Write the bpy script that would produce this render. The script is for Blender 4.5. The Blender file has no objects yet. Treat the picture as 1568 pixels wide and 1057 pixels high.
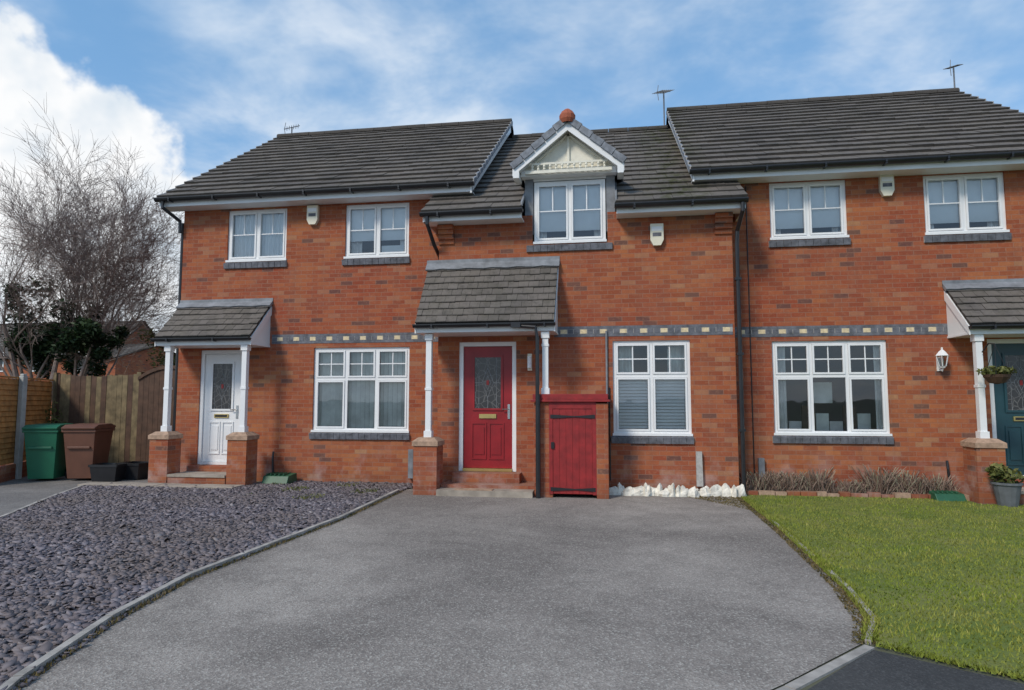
import bpy, math, random
import numpy as np
from mathutils import Vector, Matrix, noise as mnoise
random.seed(7); np.random.seed(7)
R=math.radians
sc=bpy.context.scene
sc.view_settings.view_transform='Standard'; sc.view_settings.look='None'; sc.view_settings.exposure=0

# ------------------------------------------------------------------ materials
class NT:
    def __init__(s,name):
        s.m=bpy.data.materials.new(name); s.m.use_nodes=True
        s.t=s.m.node_tree; s.n=s.t.nodes; s.l=s.t.links
        s.b=s.n['Principled BSDF']; s.out=s.n['Material Output']
    def new(s,typ,**k):
        n=s.n.new(typ)
        for a,v in k.items(): setattr(n,a,v)
        return n
    def link(s,a,b): s.l.new(a,b)
    def math(s,op,a,b=None,c=None,clamp=False):
        n=s.new('ShaderNodeMath',operation=op); n.use_clamp=clamp
        for i,v in enumerate((a,b,c)):
            if v is None: continue
            if isinstance(v,(int,float)): n.inputs[i].default_value=v
            else: s.link(v,n.inputs[i])
        return n.outputs[0]
    def mix(s,f,a,b,blend='MIX'):
        n=s.new('ShaderNodeMix',data_type='RGBA',blend_type=blend)
        for sock,v in ((n.inputs[0],f),(n.inputs[6],a),(n.inputs[7],b)):
            if isinstance(v,(int,float)): sock.default_value=v
            elif isinstance(v,tuple): sock.default_value=(*v,1) if len(v)==3 else v
            else: s.link(v,sock)
        return n.outputs[2]
    def noise(s,scale,detail=3,rough=.55,vec=None,dist=0):
        n=s.new('ShaderNodeTexNoise'); n.inputs['Scale'].default_value=scale
        n.inputs['Detail'].default_value=detail; n.inputs['Roughness'].default_value=rough
        n.inputs['Distortion'].default_value=dist
        if vec is None: vec=s.obj()
        s.link(vec,n.inputs['Vector'])
        return n.outputs['Fac']
    def scaled(s,sx,sy,sz):
        m=s.new('ShaderNodeMapping'); m.inputs['Scale'].default_value=(sx,sy,sz); s.link(s.obj(),m.inputs['Vector']); return m.outputs[0]
    def obj(s):
        if not hasattr(s,'_tc'): s._tc=s.new('ShaderNodeTexCoord')
        return s._tc.outputs['Object']
    def uv(s):
        s.obj(); return s._tc.outputs['UV']
    def map(s,v,a,b,c=0.,d=1.):
        n=s.new('ShaderNodeMapRange'); s.link(v,n.inputs[0])
        for i,x in enumerate((a,b,c,d)): n.inputs[i+1].default_value=x
        return n.outputs[0]
    def ramp(s,v,stops,interp='LINEAR'):
        n=s.new('ShaderNodeValToRGB'); s.link(v,n.inputs[0]); r=n.color_ramp; r.interpolation=interp
        while len(r.elements)<len(stops): r.elements.new(.5)
        for e,(p,c) in zip(r.elements,stops): e.position=p; e.color=(*c,1)
        return n.outputs[0]
    def bump(s,h,strength=.4,dist=.01):
        n=s.new('ShaderNodeBump'); n.inputs['Strength'].default_value=strength; n.inputs['Distance'].default_value=dist
        s.link(h,n.inputs['Height']); s.link(n.outputs[0],s.b.inputs['Normal'])
    def color(s,c):
        if isinstance(c,tuple): s.b.inputs['Base Color'].default_value=(*c,1)
        else: s.link(c,s.b.inputs['Base Color'])
    def rough(s,v): s.b.inputs['Roughness'].default_value=v

def simple(name,col,rough=.6,var=.15,scale=6,bump=0,metal=0,spec=.5):
    n=NT(name); f=n.noise(scale,4,.6)
    lo=tuple(c*(1-var) for c in col); hi=tuple(min(1,c*(1+var)) for c in col)
    n.color(n.mix(n.map(f,.3,.7),lo,hi)); n.rough(rough); n.b.inputs['Metallic'].default_value=metal
    n.b.inputs['Specular IOR Level'].default_value=spec
    if bump: n.bump(n.noise(scale*12,2),bump,.004)
    return n.m

def brick_mat(name):
    n=NT(name); sp=n.new('ShaderNodeSeparateXYZ'); n.link(n.obj(),sp.inputs[0])
    X=n.math('ADD',sp.outputs[0],sp.outputs[1]); Z=sp.outputs[2]
    row=n.math('DIVIDE',Z,.075); rf=n.math('FLOOR',row)
    off=n.math('MULTIPLY',n.math('MODULO',n.math('ADD',rf,100),2),.5)
    c=n.math('ADD',n.math('DIVIDE',X,.225),off); cf=n.math('FLOOR',c)
    fx=n.math('FRACT',c); fz=n.math('FRACT',row)
    mort=n.math('MAXIMUM',n.math('LESS_THAN',fx,.045),n.math('LESS_THAN',fz,.135))
    cv=n.new('ShaderNodeCombineXYZ'); n.link(cf,cv.inputs[0]); n.link(rf,cv.inputs[1])
    wn=n.new('ShaderNodeTexWhiteNoise',noise_dimensions='3D'); n.link(cv.outputs[0],wn.inputs[0])
    col=n.ramp(wn.outputs['Value'],[(0,(.31,.078,.037)),(.2,(.38,.105,.047)),(.5,(.43,.135,.058)),(.75,(.35,.088,.042)),(.90,(.42,.19,.105)),(.955,(.14,.075,.065))],'CONSTANT')
    big=n.noise(.55,4,.6)
    col=n.mix(n.map(big,.36,.66),n.mix(.85,col,(.86,.70,.74),'MULTIPLY'),n.mix(.95,col,(1.04,1.20,1.02),'MULTIPLY'))
    col=n.mix(n.map(n.noise(1.9,4,.7),.45,.7,0,.35),col,(.30,.15,.10))
    # rain streaking: noise stretched vertically
    col=n.mix(n.map(n.noise(2.2,4,.65,vec=n.scaled(2.6,2.6,.35)),.48,.75,0,.40),col,(.20,.085,.055))
    f2=n.noise(45,3,.6); col=n.mix(n.map(f2,.2,.8,0,.40),col,(.24,.08,.045))
    f3=n.noise(16,3,.7); col=n.mix(n.map(f3,.52,.75,0,.35),col,(.50,.24,.13))
    mcol=n.mix(n.noise(3),(.25,.13,.09),(.36,.23,.17))
    col=n.mix(n.math('MULTIPLY',mort,.6),col,mcol)
    low=n.map(Z,.0,.75,1,0); e=n.math('MULTIPLY',n.map(n.noise(2.3,5,.65),.50,.68),low,clamp=True)
    col=n.mix(n.math('MULTIPLY',e,.7),col,(.52,.38,.34))
    grime=n.math('MULTIPLY',n.map(Z,.0,.30,.6,0),n.noise(7,3),clamp=True); col=n.mix(grime,col,(.10,.07,.05))
    n.color(col); n.rough(.9); n.b.inputs['Specular IOR Level'].default_value=.2
    h=n.math('SUBTRACT',n.math('MULTIPLY',f2,.4),mort); n.bump(h,.5,.007)
    return n.m
def tile_mat(name,base=(.125,.110,.100)):
    n=NT(name); sp=n.new('ShaderNodeSeparateXYZ'); n.link(n.uv(),sp.inputs[0])
    cv=n.new('ShaderNodeCombineXYZ'); n.link(n.math('FLOOR',sp.outputs[0]),cv.inputs[0]); n.link(n.math('FLOOR',sp.outputs[1]),cv.inputs[1])
    wn=n.new('ShaderNodeTexWhiteNoise',noise_dimensions='3D'); n.link(cv.outputs[0],wn.inputs[0])
    b=base; col=n.mix(wn.outputs['Value'],tuple(x*.76 for x in b),tuple(x*1.24 for x in b))
    col=n.mix(n.map(n.noise(.7,5,.7),.38,.66),col,(.170,.146,.126))
    col=n.mix(n.map(n.noise(9,5,.75),.50,.72,0,.75),col,(.060,.055,.047))
    so=n.new('ShaderNodeSeparateXYZ'); n.link(n.obj(),so.inputs[0])
    near=n.math('SUBTRACT',1,n.math('MULTIPLY',n.math('ABSOLUTE',n.math('SUBTRACT',so.outputs[0],1.05)),1.5),clamp=True)
    ms=n.math('MULTIPLY',n.math('ADD',n.math('MULTIPLY',near,.9),.14),n.map(n.noise(5,5,.75),.42,.6),clamp=True); col=n.mix(ms,col,(.060,.062,.022))
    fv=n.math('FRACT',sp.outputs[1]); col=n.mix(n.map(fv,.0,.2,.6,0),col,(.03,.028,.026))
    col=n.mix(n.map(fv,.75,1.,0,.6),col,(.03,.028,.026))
    n.color(col); n.rough(.88); n.b.inputs['Specular IOR Level'].default_value=.25
    n.bump(n.noise(40,3,.7),.4,.006); return n.m
def asphalt_mat(name,a,b,speck=.35):
    n=NT(name); f=n.noise(.45,5,.6,dist=.5); col=n.mix(n.map(f,.38,.62),a,b)
    col=n.mix(n.map(n.noise(2.7,5,.7),.45,.7,0,.5),col,tuple(x*.72 for x in a))
    col=n.mix(n.map(n.noise(14,4,.7),.5,.7,0,.25),col,tuple(x*1.25 for x in b))
    v=n.new('ShaderNodeTexVoronoi'); v.inputs['Scale'].default_value=95; n.link(n.obj(),v.inputs['Vector'])
    sepc=n.new('ShaderNodeSeparateColor'); n.link(v.outputs['Color'],sepc.inputs[0])
    col=n.mix(n.map(sepc.outputs[0],.0,1.,0,speck),col,tuple(x*.35 for x in a))
    col=n.mix(n.map(sepc.outputs[1],.72,1.,0,speck),col,tuple(min(.6,x*1.7) for x in b))
    n.color(col); n.rough(.92); n.b.inputs['Specular IOR Level'].default_value=.2
    n.bump(n.math('ADD',n.noise(150,2),v.outputs['Distance']),.6,.005); return n.m
def attr_mat(name,stops,rough=.8,extra=None):
    n=NT(name); a=n.new('ShaderNodeAttribute',attribute_name='rnd'); col=n.ramp(a.outputs['Fac'],stops)
    if extra: col=n.mix(n.map(n.noise(extra[0],4,.6),.4,.65,0,extra[2]),col,extra[1])
    n.color(col); n.rough(rough); n.b.inputs['Specular IOR Level'].default_value=.2
    return n.m

M={}
M['brick']=brick_mat('brick_wall'); 
M['tile']=tile_mat('concrete_roof_tile'); 
M['white']=simple('white_upvc',(.80,.80,.79),.35,.04,3)
M['cream']=simple('cream_paint',(.74,.71,.60),.6,.10,8)
M['creamstone']=simple('cream_header_brick',(.68,.55,.34),.8,.25,20)
M['blue']=simple('blue_engineering_brick',(.125,.128,.145),.75,.45,9,.3)
M['black']=simple('black_plastic',(.018,.018,.02),.35,.2,5)
M['lead']=simple('lead_flashing',(.20,.21,.225),.6,.35,5,.1)
M['verge']=simple('dry_verge_cap',(.20,.215,.24),.8,.4,9)
M['mortar']=simple('pale_mortar',(.42,.40,.37),.9,.2,20)
M['terracotta']=simple('terracotta',(.36,.10,.05),.8,.2,20)
M['red']=simple('red_gloss_paint',(.27,.010,.014),.38,.15,4)
M['redwood']=simple('red_painted_wood',(.26,.014,.014),.55,.3,7,.2)
M['teal']=simple('teal_paint',(.018,.06,.075),.35,.15,4)
M['gold']=simple('brass',(.75,.55,.22),.3,.1,5,0,1)
M['chrome']=simple('chrome',(.6,.6,.6),.25,.1,5,0,1)
M['stone']=simple('sandstone_cap',(.38,.25,.17),.85,.3,15,.3)
M['paving']=simple('concrete_paving',(.34,.29,.235),.9,.3,4,.3)
M['kerb']=simple('concrete_edging',(.34,.31,.275),.9,.4,5,.3)
M['blind']=simple('white_blind',(.86,.87,.87),.7,.04,3)
M['blindv']=simple('vertical_blind',(.74,.76,.71),.7,.2,3)
M['curtain']=simple('curtain',(.74,.72,.69),.8,.2,4)
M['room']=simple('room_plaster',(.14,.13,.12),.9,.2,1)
M['fenceorange']=simple('orange_lap_fence',(.44,.21,.06),.8,.35,7,.3)
M['fencebrown']=simple('weathered_fence',(.17,.125,.065),.85,.5,5,.3)
M['gatebrown']=simple('brown_gate',(.085,.045,.027),.8,.35,6,.2)
M['concrete']=simple('concrete_post',(.42,.42,.39),.9,.15,8,.2)
M['bingreen']=simple('green_bin_plastic',(.012,.12,.060),.45,.12,4)
M['binbrown']=simple('brown_bin_plastic',(.135,.055,.032),.5,.15,4)
M['boxgreen']=simple('green_cover',(.02,.10,.05),.5,.2,8)
M['whitestone']=simple('painted_stones',(.70,.66,.57),.85,.35,10,.5)
M['soil']=simple('soil',(.11,.075,.05),.95,.4,12,.6)
M['alarm']=simple('alarm_box_cream',(.74,.69,.54),.4,.05,4)
M['bark']=simple('tree_bark',(.27,.205,.175),.9,.3,14)
M['pot']=simple('grey_pot',(.12,.13,.14),.6,.2,8)
M['asphalt']=asphalt_mat('driveway_tarmac',(.205,.178,.158),(.38,.335,.295),.45)
M['road']=asphalt_mat('road_tarmac',(.06,.06,.06),(.095,.092,.09),.3)
M['path']=asphalt_mat('path_tarmac',(.17,.155,.145),(.26,.24,.22),.4)
M['slate']=attr_mat('slate_chippings',[(0,(.095,.080,.088)),(.5,(.195,.170,.186)),(.85,(.28,.25,.265)),(1,(.38,.35,.35))],.85,(.6,(.17,.135,.115),.55))
M['slatebase']=simple('slate_bed',(.085,.070,.07),.95,.35,25,.8)
M['grass']=attr_mat('grass_blades',[(0,(.10,.14,.018)),(.5,(.19,.235,.028)),(.85,(.27,.295,.045)),(1,(.38,.34,.11))],.85,(.9,(.26,.25,.06),.7))
n=NT('lawn_soil'); n.color(n.mix(n.map(n.noise(1.6,5,.7),.4,.65),(.12,.16,.022),(.20,.20,.05))); n.rough(.95); n.bump(n.noise(60,3),.8,.02); M['lawn']=n.m
n=NT('ground_earth'); n.color(n.mix(n.map(n.noise(.15,4,.6),.4,.6),(.07,.09,.03),(.12,.11,.08))); n.rough(.95); M['ground']=n.m
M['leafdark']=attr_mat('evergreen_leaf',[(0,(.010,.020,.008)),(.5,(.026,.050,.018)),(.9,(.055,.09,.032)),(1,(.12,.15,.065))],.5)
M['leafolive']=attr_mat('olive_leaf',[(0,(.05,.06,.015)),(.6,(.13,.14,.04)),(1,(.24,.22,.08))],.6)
M['drytwig']=attr_mat('dry_stems',[(0,(.14,.09,.065)),(.6,(.30,.21,.17)),(1,(.27,.27,.18))],.9)
M['moss']=attr_mat('moss_litter',[(0,(.05,.05,.012)),(.5,(.13,.10,.04)),(1,(.22,.16,.08))],.95)
# glass
n=NT('window_glass'); tr=n.new('ShaderNodeBsdfTransparent'); tr.inputs[0].default_value=(.95,.97,.96,1)
gl=n.new('ShaderNodeBsdfGlossy'); gl.inputs['Roughness'].default_value=.015; gl.inputs['Color'].default_value=(.95,.97,1,1)
lw=n.new('ShaderNodeFresnel'); lw.inputs['IOR'].default_value=1.5
f=n.math('MULTIPLY_ADD',lw.outputs[0],1.0,.05,clamp=True); mx=n.new('ShaderNodeMixShader'); n.link(f,mx.inputs[0]); n.link(tr.outputs[0],mx.inputs[1]); n.link(gl.outputs[0],mx.inputs[2])
bp=n.new('ShaderNodeBump'); bp.inputs['Strength'].default_value=.10; bp.inputs['Distance'].default_value=.02; n.link(n.noise(1.6,2),bp.inputs['Height']); n.link(bp.outputs[0],gl.inputs['Normal'])
n.link(mx.outputs[0],n.out.inputs[0]); M['glass']=n.m
n=NT('leaded_door_glass'); v=n.new('ShaderNodeTexVoronoi',feature='DISTANCE_TO_EDGE'); v.inputs['Scale'].default_value=9; n.link(n.obj(),v.inputs['Vector'])
col=n.mix(n.math('LESS_THAN',v.outputs['Distance'],.035),n.mix(n.noise(6,3),(.015,.017,.02),(.06,.06,.065)),(.12,.12,.12)); n.color(col); n.rough(.12); M['doorglass']=n.m

# ------------------------------------------------------------------ mesh builder
class B:
    def __init__(s): s.v=[];s.f=[];s.mi=[];s.mats=[];s.uv=[]
    def m(s,k):
        if k not in s.mats: s.mats.append(k)
        return s.mats.index(k)
    def poly(s,pts,mat,uv=None):
        i=len(s.v); s.v+= [tuple(p) for p in pts]; s.f.append(tuple(range(i,i+len(pts)))); s.mi.append(s.m(mat))
        s.uv+= uv if uv else [(0,0)]*len(pts)
    def box(s,x0,x1,y0,y1,z0,z1,mat,T=None,ch=0):
        P=[Vector(p) for p in ((x0,y0,z0),(x1,y0,z0),(x1,y1,z0),(x0,y1,z0),(x0,y0,z1),(x1,y0,z1),(x1,y1,z1),(x0,y1,z1))]
        if T: P=[T@p for p in P]
        for f in ((0,1,5,4),(1,2,6,5),(2,3,7,6),(3,0,4,7),(4,5,6,7),(3,2,1,0)): s.poly([P[i] for i in f],mat)
    def prism(s,pts2,axis,a,b,mat,T=None):
        def mk(p,v):
            q=(v,p[0],p[1]) if axis==0 else (p[0],v,p[1]) if axis==1 else (p[0],p[1],v)
            q=Vector(q); return T@q if T else q
        A=[mk(p,a) for p in pts2]; C=[mk(p,b) for p in pts2]; k=len(pts2)
        s.poly(A,mat); s.poly(C[::-1],mat)
        for i in range(k): j=(i+1)%k; s.poly([A[i],C[i],C[j],A[j]],mat)
    def tube(s,pts,rad,mat,sides=8,cap=True):
        pts=[Vector(p) for p in pts]; rings=[]
        if not isinstance(rad,(list,tuple)): rad=[rad]*len(pts)
        for i,p in enumerate(pts):
            d=(pts[min(i+1,len(pts)-1)]-pts[max(i-1,0)]).normalized()
            a=d.orthogonal().normalized() if i==0 else (prev-d*prev.dot(d)).normalized(); prev=a; b=d.cross(a)
            rings.append([p+(a*math.cos(t)+b*math.sin(t))*rad[i] for t in (2*math.pi*k/sides for k in range(sides))])
        for i in range(len(rings)-1):
            for k in range(sides):
                j=(k+1)%sides; s.poly([rings[i][k],rings[i][j],rings[i+1][j],rings[i+1][k]],mat)
        if cap: s.poly(rings[0][::-1],mat); s.poly(rings[-1],mat)
    def obj(s,name,parent=None,smooth=False,bevel=0,merge=False):
        me=bpy.data.meshes.new(name); me.from_pydata(s.v,[],s.f)
        for k in s.mats: me.materials.append(M[k])
        me.polygons.foreach_set('material_index',s.mi)
        ul=me.uv_layers.new(name='UVMap'); ul.data.foreach_set('uv',[c for p in s.uv for c in p])
        if smooth: me.polygons.foreach_set('use_smooth',[True]*len(s.f))
        me.update(); o=bpy.data.objects.new(name,me); sc.collection.objects.link(o)
        if parent: o.parent=parent
        if merge or bevel:
            import bmesh; bm=bmesh.new(); bm.from_mesh(me); bmesh.ops.remove_doubles(bm,verts=bm.verts,dist=.0004)
            bmesh.ops.recalc_face_normals(bm,faces=bm.faces); bm.to_mesh(me); bm.free()
        if bevel:
            md=o.modifiers.new('bevel','BEVEL'); md.width=bevel; md.segments=2; md.limit_method='ANGLE'; md.angle_limit=R(40)
        return o
def empty(name,loc=(0,0,0)):
    e=bpy.data.objects.new(name,None); sc.collection.objects.link(e); return e

def wall(b,x0,x1,z0,z1,y,ops,mat='brick',depth=.11):
    xs=sorted({x0,x1,*[o[0] for o in ops],*[o[1] for o in ops]}); zs=sorted(z for z in {z0,z1,*[o[2] for o in ops],*[o[3] for o in ops]} if z<=z1)
    for i in range(len(xs)-1):
        for j in range(len(zs)-1):
            cx=(xs[i]+xs[i+1])/2; cz=(zs[j]+zs[j+1])/2
            if any(o[0]<cx<o[1] and o[2]<cz<o[3] for o in ops): continue
            b.poly([(xs[i],y,zs[j]),(xs[i+1],y,zs[j]),(xs[i+1],y,zs[j+1]),(xs[i],y,zs[j+1])],mat)
    for a,c,d,e in ops:
        Y=y+depth; open_=e>z1; e=min(e,z1)
        b.poly([(a,y,d),(a,y,e),(a,Y,e),(a,Y,d)],mat); b.poly([(c,y,d),(c,Y,d),(c,Y,e),(c,y,e)],mat)
        if not open_: b.poly([(a,y,e),(c,y,e),(c,Y,e),(a,Y,e)],mat)
        b.poly([(a,y,d),(a,Y,d),(c,Y,d),(c,y,d)],mat)

def roof(b,P0,U,V,W,L,nc,mat='tile',tw=.30,t=.036):
    P0=Vector(P0);U=Vector(U).normalized();V=Vector(V).normalized();N=U.cross(V).normalized()
    if N.z<0: N=-N
    g=L/nc
    def pt(u,s,n): return P0+U*u+V*s+N*n
    b.poly([pt(0,0,-.02),pt(W,0,-.02),pt(W,L,-.02),pt(0,L,-.02)],mat)
    b.poly([pt(0,0,-.06),pt(0,L,-.06),pt(W,L,-.06),pt(W,0,-.06)],'black')
    ro=random.randint(0,999)
    for i in range(nc):
        u=-tw/2 if i%2 else 0; k=0; co=random.uniform(-.003,.003)
        while u<W-.01:
            a=max(u,0)+.002; c=min(u+tw,W)-.002; u+=tw; k+=1
            if c-a<.02: continue
            j=random.uniform(-.004,.005)+co; s0=i*g+random.uniform(-.006,.006); s1=min((i+1)*g+.04,L)
            q=[pt(a,s0,t+j),pt(c,s0,t+j+random.uniform(-.003,.003)),pt(c,s1,.004+j),pt(a,s1,.004+j)]
            uu=k+.01+ro; b.poly(q,mat,[(uu,i+.02),(uu+.9,i+.02),(uu+.9,i+.98),(uu,i+.98)])
            lo=[pt(a,s0,-.012),pt(c,s0,-.012),pt(c,s1,-.03),pt(a,s1,-.03)]
            b.poly([lo[0],lo[1],q[1],q[0]],mat,[(uu,i+.05),(uu+.9,i+.05),(uu+.9,i+.05),(uu,i+.05)])
            b.poly([lo[1],lo[2],q[2],q[1]],mat); b.poly([lo[3],lo[0],q[0],q[3]],mat)
def ridge(b,x0,x1,y,z,axis=0,mat='tile',r=.12):
    n=max(1,int((x1-x0)/.42)); st=(x1-x0)/n
    for i in range(n):
        a=x0+i*st; c=a+st-.008; jr=r+random.uniform(-.006,.006)
        pr=[(math.cos(t)*jr,math.sin(t)*jr*.85-.04) for t in np.linspace(-.15,math.pi+.15,9)]
        b.prism([(y+p[0],z+p[1]) for p in pr],0 if axis==0 else 1,a,c,mat)
def gutter(b,x0,x1,y,z,r=.062):
    ts=np.linspace(math.pi,2*math.pi,9); pr=[(math.cos(t)*r,math.sin(t)*r) for t in ts]
    for i in range(8):
        p,q=pr[i],pr[i+1]
        b.poly([(x0,y+p[0],z+p[1]),(x1,y+p[0],z+p[1]),(x1,y+q[0],z+q[1]),(x0,y+q[0],z+q[1])],'black')
    for X in (x0,x1): b.poly([(X,y+p[0],z+p[1]) for p in pr],'black')
    b.box(x0,x1,y-r-.006,y-r+.004,z-.012,z+.006,'black')
    x=x0+.3
    while x<x1: b.box(x,x+.03,y-r-.008,y+r,z-r-.008,z-r+.01,'black'); b.box(x,x+.03,y-r-.012,y-r-.004,z-r*.7,z+.008,'black'); x+=.9

def window(b,gl,x0,x1,z0,z1,y,cols,kind,blind=None,opn=None):
    F=.05; yf=y+.035; yb=y+.085
    b.box(x0,x1,yf,yb,z0,z0+F,'white'); b.box(x0,x1,yf,yb,z1-F,z1,'white')
    b.box(x0,x0+F,yf,yb,z0+F,z1-F,'white'); b.box(x1-F,x1,yf,yb,z0+F,z1-F,'white')
    b.box(x0-.015,x1+.015,y-.02,yf-.001,z0-.022,z0+.018,'white')
    W=(x1-x0-2*F); cw=W/cols; H=z1-z0-2*F
    tz=z0+F+H*.63
    for c in range(cols):
        a=x0+F+c*cw; e=a+cw
        if c: b.box(a-.025,a+.025,yf+.003,yb,z0+F,z1-F,'white')
        l=a+(.025 if c else 0); r=e-(.025 if c<cols-1 else 0)
        cells=[(z0+F,z1-F)]
        if kind=='low':
            b.box(l,r,yf+.001,yb,tz-.025,tz+.025,'white'); cells=[(z0+F,tz-.025),(tz+.025,z1-F)]
        for ci,(p,q) in enumerate(cells):
            S=.033; ys=yf-.012
            if not(kind=='low' and cols==3 and c==1 and ci==0):
                b.box(l+.003,r-.003,ys,yf+.03,p+.003,p+S,'white'); b.box(l+.003,r-.003,ys,yf+.03,q-S,q-.003,'white')
                b.box(l+.003,l+S,ys,yf+.03,p+S,q-S,'white'); b.box(r-S,r-.003,ys,yf+.03,p+S,q-S,'white')
            gl.poly([(l,yf+.022,p),(r,yf+.022,p),(r,yf+.022,q),(l,yf+.022,q)],'glass')
            mx=(l+r)/2; t=.009
            if kind=='up':
                hz=p+(q-p)*.52
                b.box(l+S,r-S,yf+.010,yf+.019,hz-t,hz+t,'white'); b.box(mx-t,mx+t,yf+.011,yf+.019,hz+t,q-S,'white')
            elif ci==1:
                hz=(p+q)/2; b.box(l+S,r-S,yf+.010,yf+.019,hz-t,hz+t,'white'); b.box(mx-t,mx+t,yf+.011,yf+.019,p+S,q-S,'white')
    yi=y+.125
    def drape(a,e,p,q,mat,amp=.02,per=.11,Y=None):
        Y=Y or yi; n_=max(4,int((e-a)/.018)); 
        for i in range(n_):
            u0=a+(e-a)*i/n_; u1=a+(e-a)*(i+1)/n_
            g0=Y+amp*math.sin(u0/per*6.28+math.sin(u0*7)); g1=Y+amp*math.sin(u1/per*6.28+math.sin(u1*7))
            b.poly([(u0,g0,p),(u1,g1,p),(u1,g1,q),(u0,g0,q)],mat)
    zt=z1-.03; zb=z0+.03
    if blind=='net': drape(x0+.03,x1-.03,zb,zt,'blind',.016,.09)
    if blind=='half':
        drape(x0+.03,x0+W*.24,zb,zt,'curtain',Y=yi+.04); drape(x1-W*.2,x1-.03,zb,zt,'curtain',Y=yi+.04)
        b.box(x0+.03,x1-.03,yi-.02,yi-.01,z0+H*.36,zt,'blind'); b.box(x0+.60*W,x0+.98*W,yi-.035,yi-.031,z0+.10,z0+.22,'blind')
    if blind=='up2':
        drape(x0+.03,x0+W*.18,zb,zt,'curtain',Y=yi+.04); drape(x1-W*.18,x1-.03,zb,zt,'curtain',Y=yi+.04)
        b.box(x0+.03,x1-.03,yi-.02,yi-.01,z0+H*.22,zt,'blind')
    if blind=='curt':
        drape(x0+.03,x0+W*.14,zb,zt,'curtain'); drape(x1-W*.10,x1-.03,zb,zt,'curtain')
        for k in range(6): xx=x0+W*(.18+.13*k); b.box(xx,xx+.20,y+.30,y+.36,z0+.02,z0+.20+.13*((k*2)%3),('curtain','gatebrown','blindv')[k%3])
        b.box(x0+W*.40,x0+W*.62,y+.4,y+.45,z0+.5,z0+.85,'blindv')
    if blind=='vert':
        x=x0+.06; i=0
        while x<x1-.05:
            T=Matrix.Translation((x,yi+.03,0))@Matrix.Rotation(R(26+random.uniform(-10,10)),4,'Z')
            b.box(-.040,.040,-.002,.002,zb,zt,'blindv',T); x+=.088+(.05 if random.random()<.08 else 0); i+=1
    if blind=='venet':
        z=z0+.06
        while z<tz+.02:
            T=Matrix.Translation((0,yi-.01,z))@Matrix.Rotation(R(58),4,'X'); b.box(x0+.03,x1-.03,-.024,.024,-.0015,.0015,'blind',T); z+=.052
        b.box(x0+.03,x1-.03,yi+.035,yi+.04,z0+.03,tz+.03,'curtain')
        drape(x0+.03,x0+W*.3,tz,zt,'blindv',Y=yi+.12); drape(x1-W*.3,x1-.03,tz,zt,'blindv',Y=yi+.12)
def sill(b,x0,x1,z1,y,h=.135):
    n=int((x1-x0)/.112); w=(x1-x0)/n
    for i in range(n):
        a=x0+i*w; j=random.uniform(-.004,.004)
        b.prism([(y+.035,z1-h),(y-.035+j,z1-h),(y-.05+j,z1-.035),(y+.035,z1-.004)],0,a+.004,a+w-.004,'blue')
    b.box(x0+.002,x1-.002,y-.025,y+.034,z1-h+.004,z1-.03,'mortar')
def band(b,x0,x1,z,y):
    b.box(x0,x1,y-.006,y+.02,z-.0865,z-.0385,'blue'); b.box(x0,x1,y-.006,y+.02,z+.0385,z+.0865,'blue')
    b.box(x0+.001,x1-.001,y-.003,y+.02,z-.0385,z+.0385,'mortar')
    x=x0; i=0
    while x<x1-.05:
        c=min(x+(.115 if i%3==1 else .105),x1)
        b.box(x+.005,c-.005,y-.008,y+.019,z-.034,z+.034,'creamstone' if i%3==1 else 'blue'); x=c; i+=1
def alarm(b,x,z,y):
    b.prism([(x-.105,z+.19),(x+.105,z+.19),(x+.105,z-.08),(x+.06,z-.17),(x-.06,z-.17),(x-.105,z-.08)],1,y-.075,y,'alarm')
    b.box(x-.07,x+.07,y-.08,y-.0755,z-.02,z+.04,'blue'); b.box(x-.085,x+.085,y-.079,y-.0755,z+.07,z+.14,'white')
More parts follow.
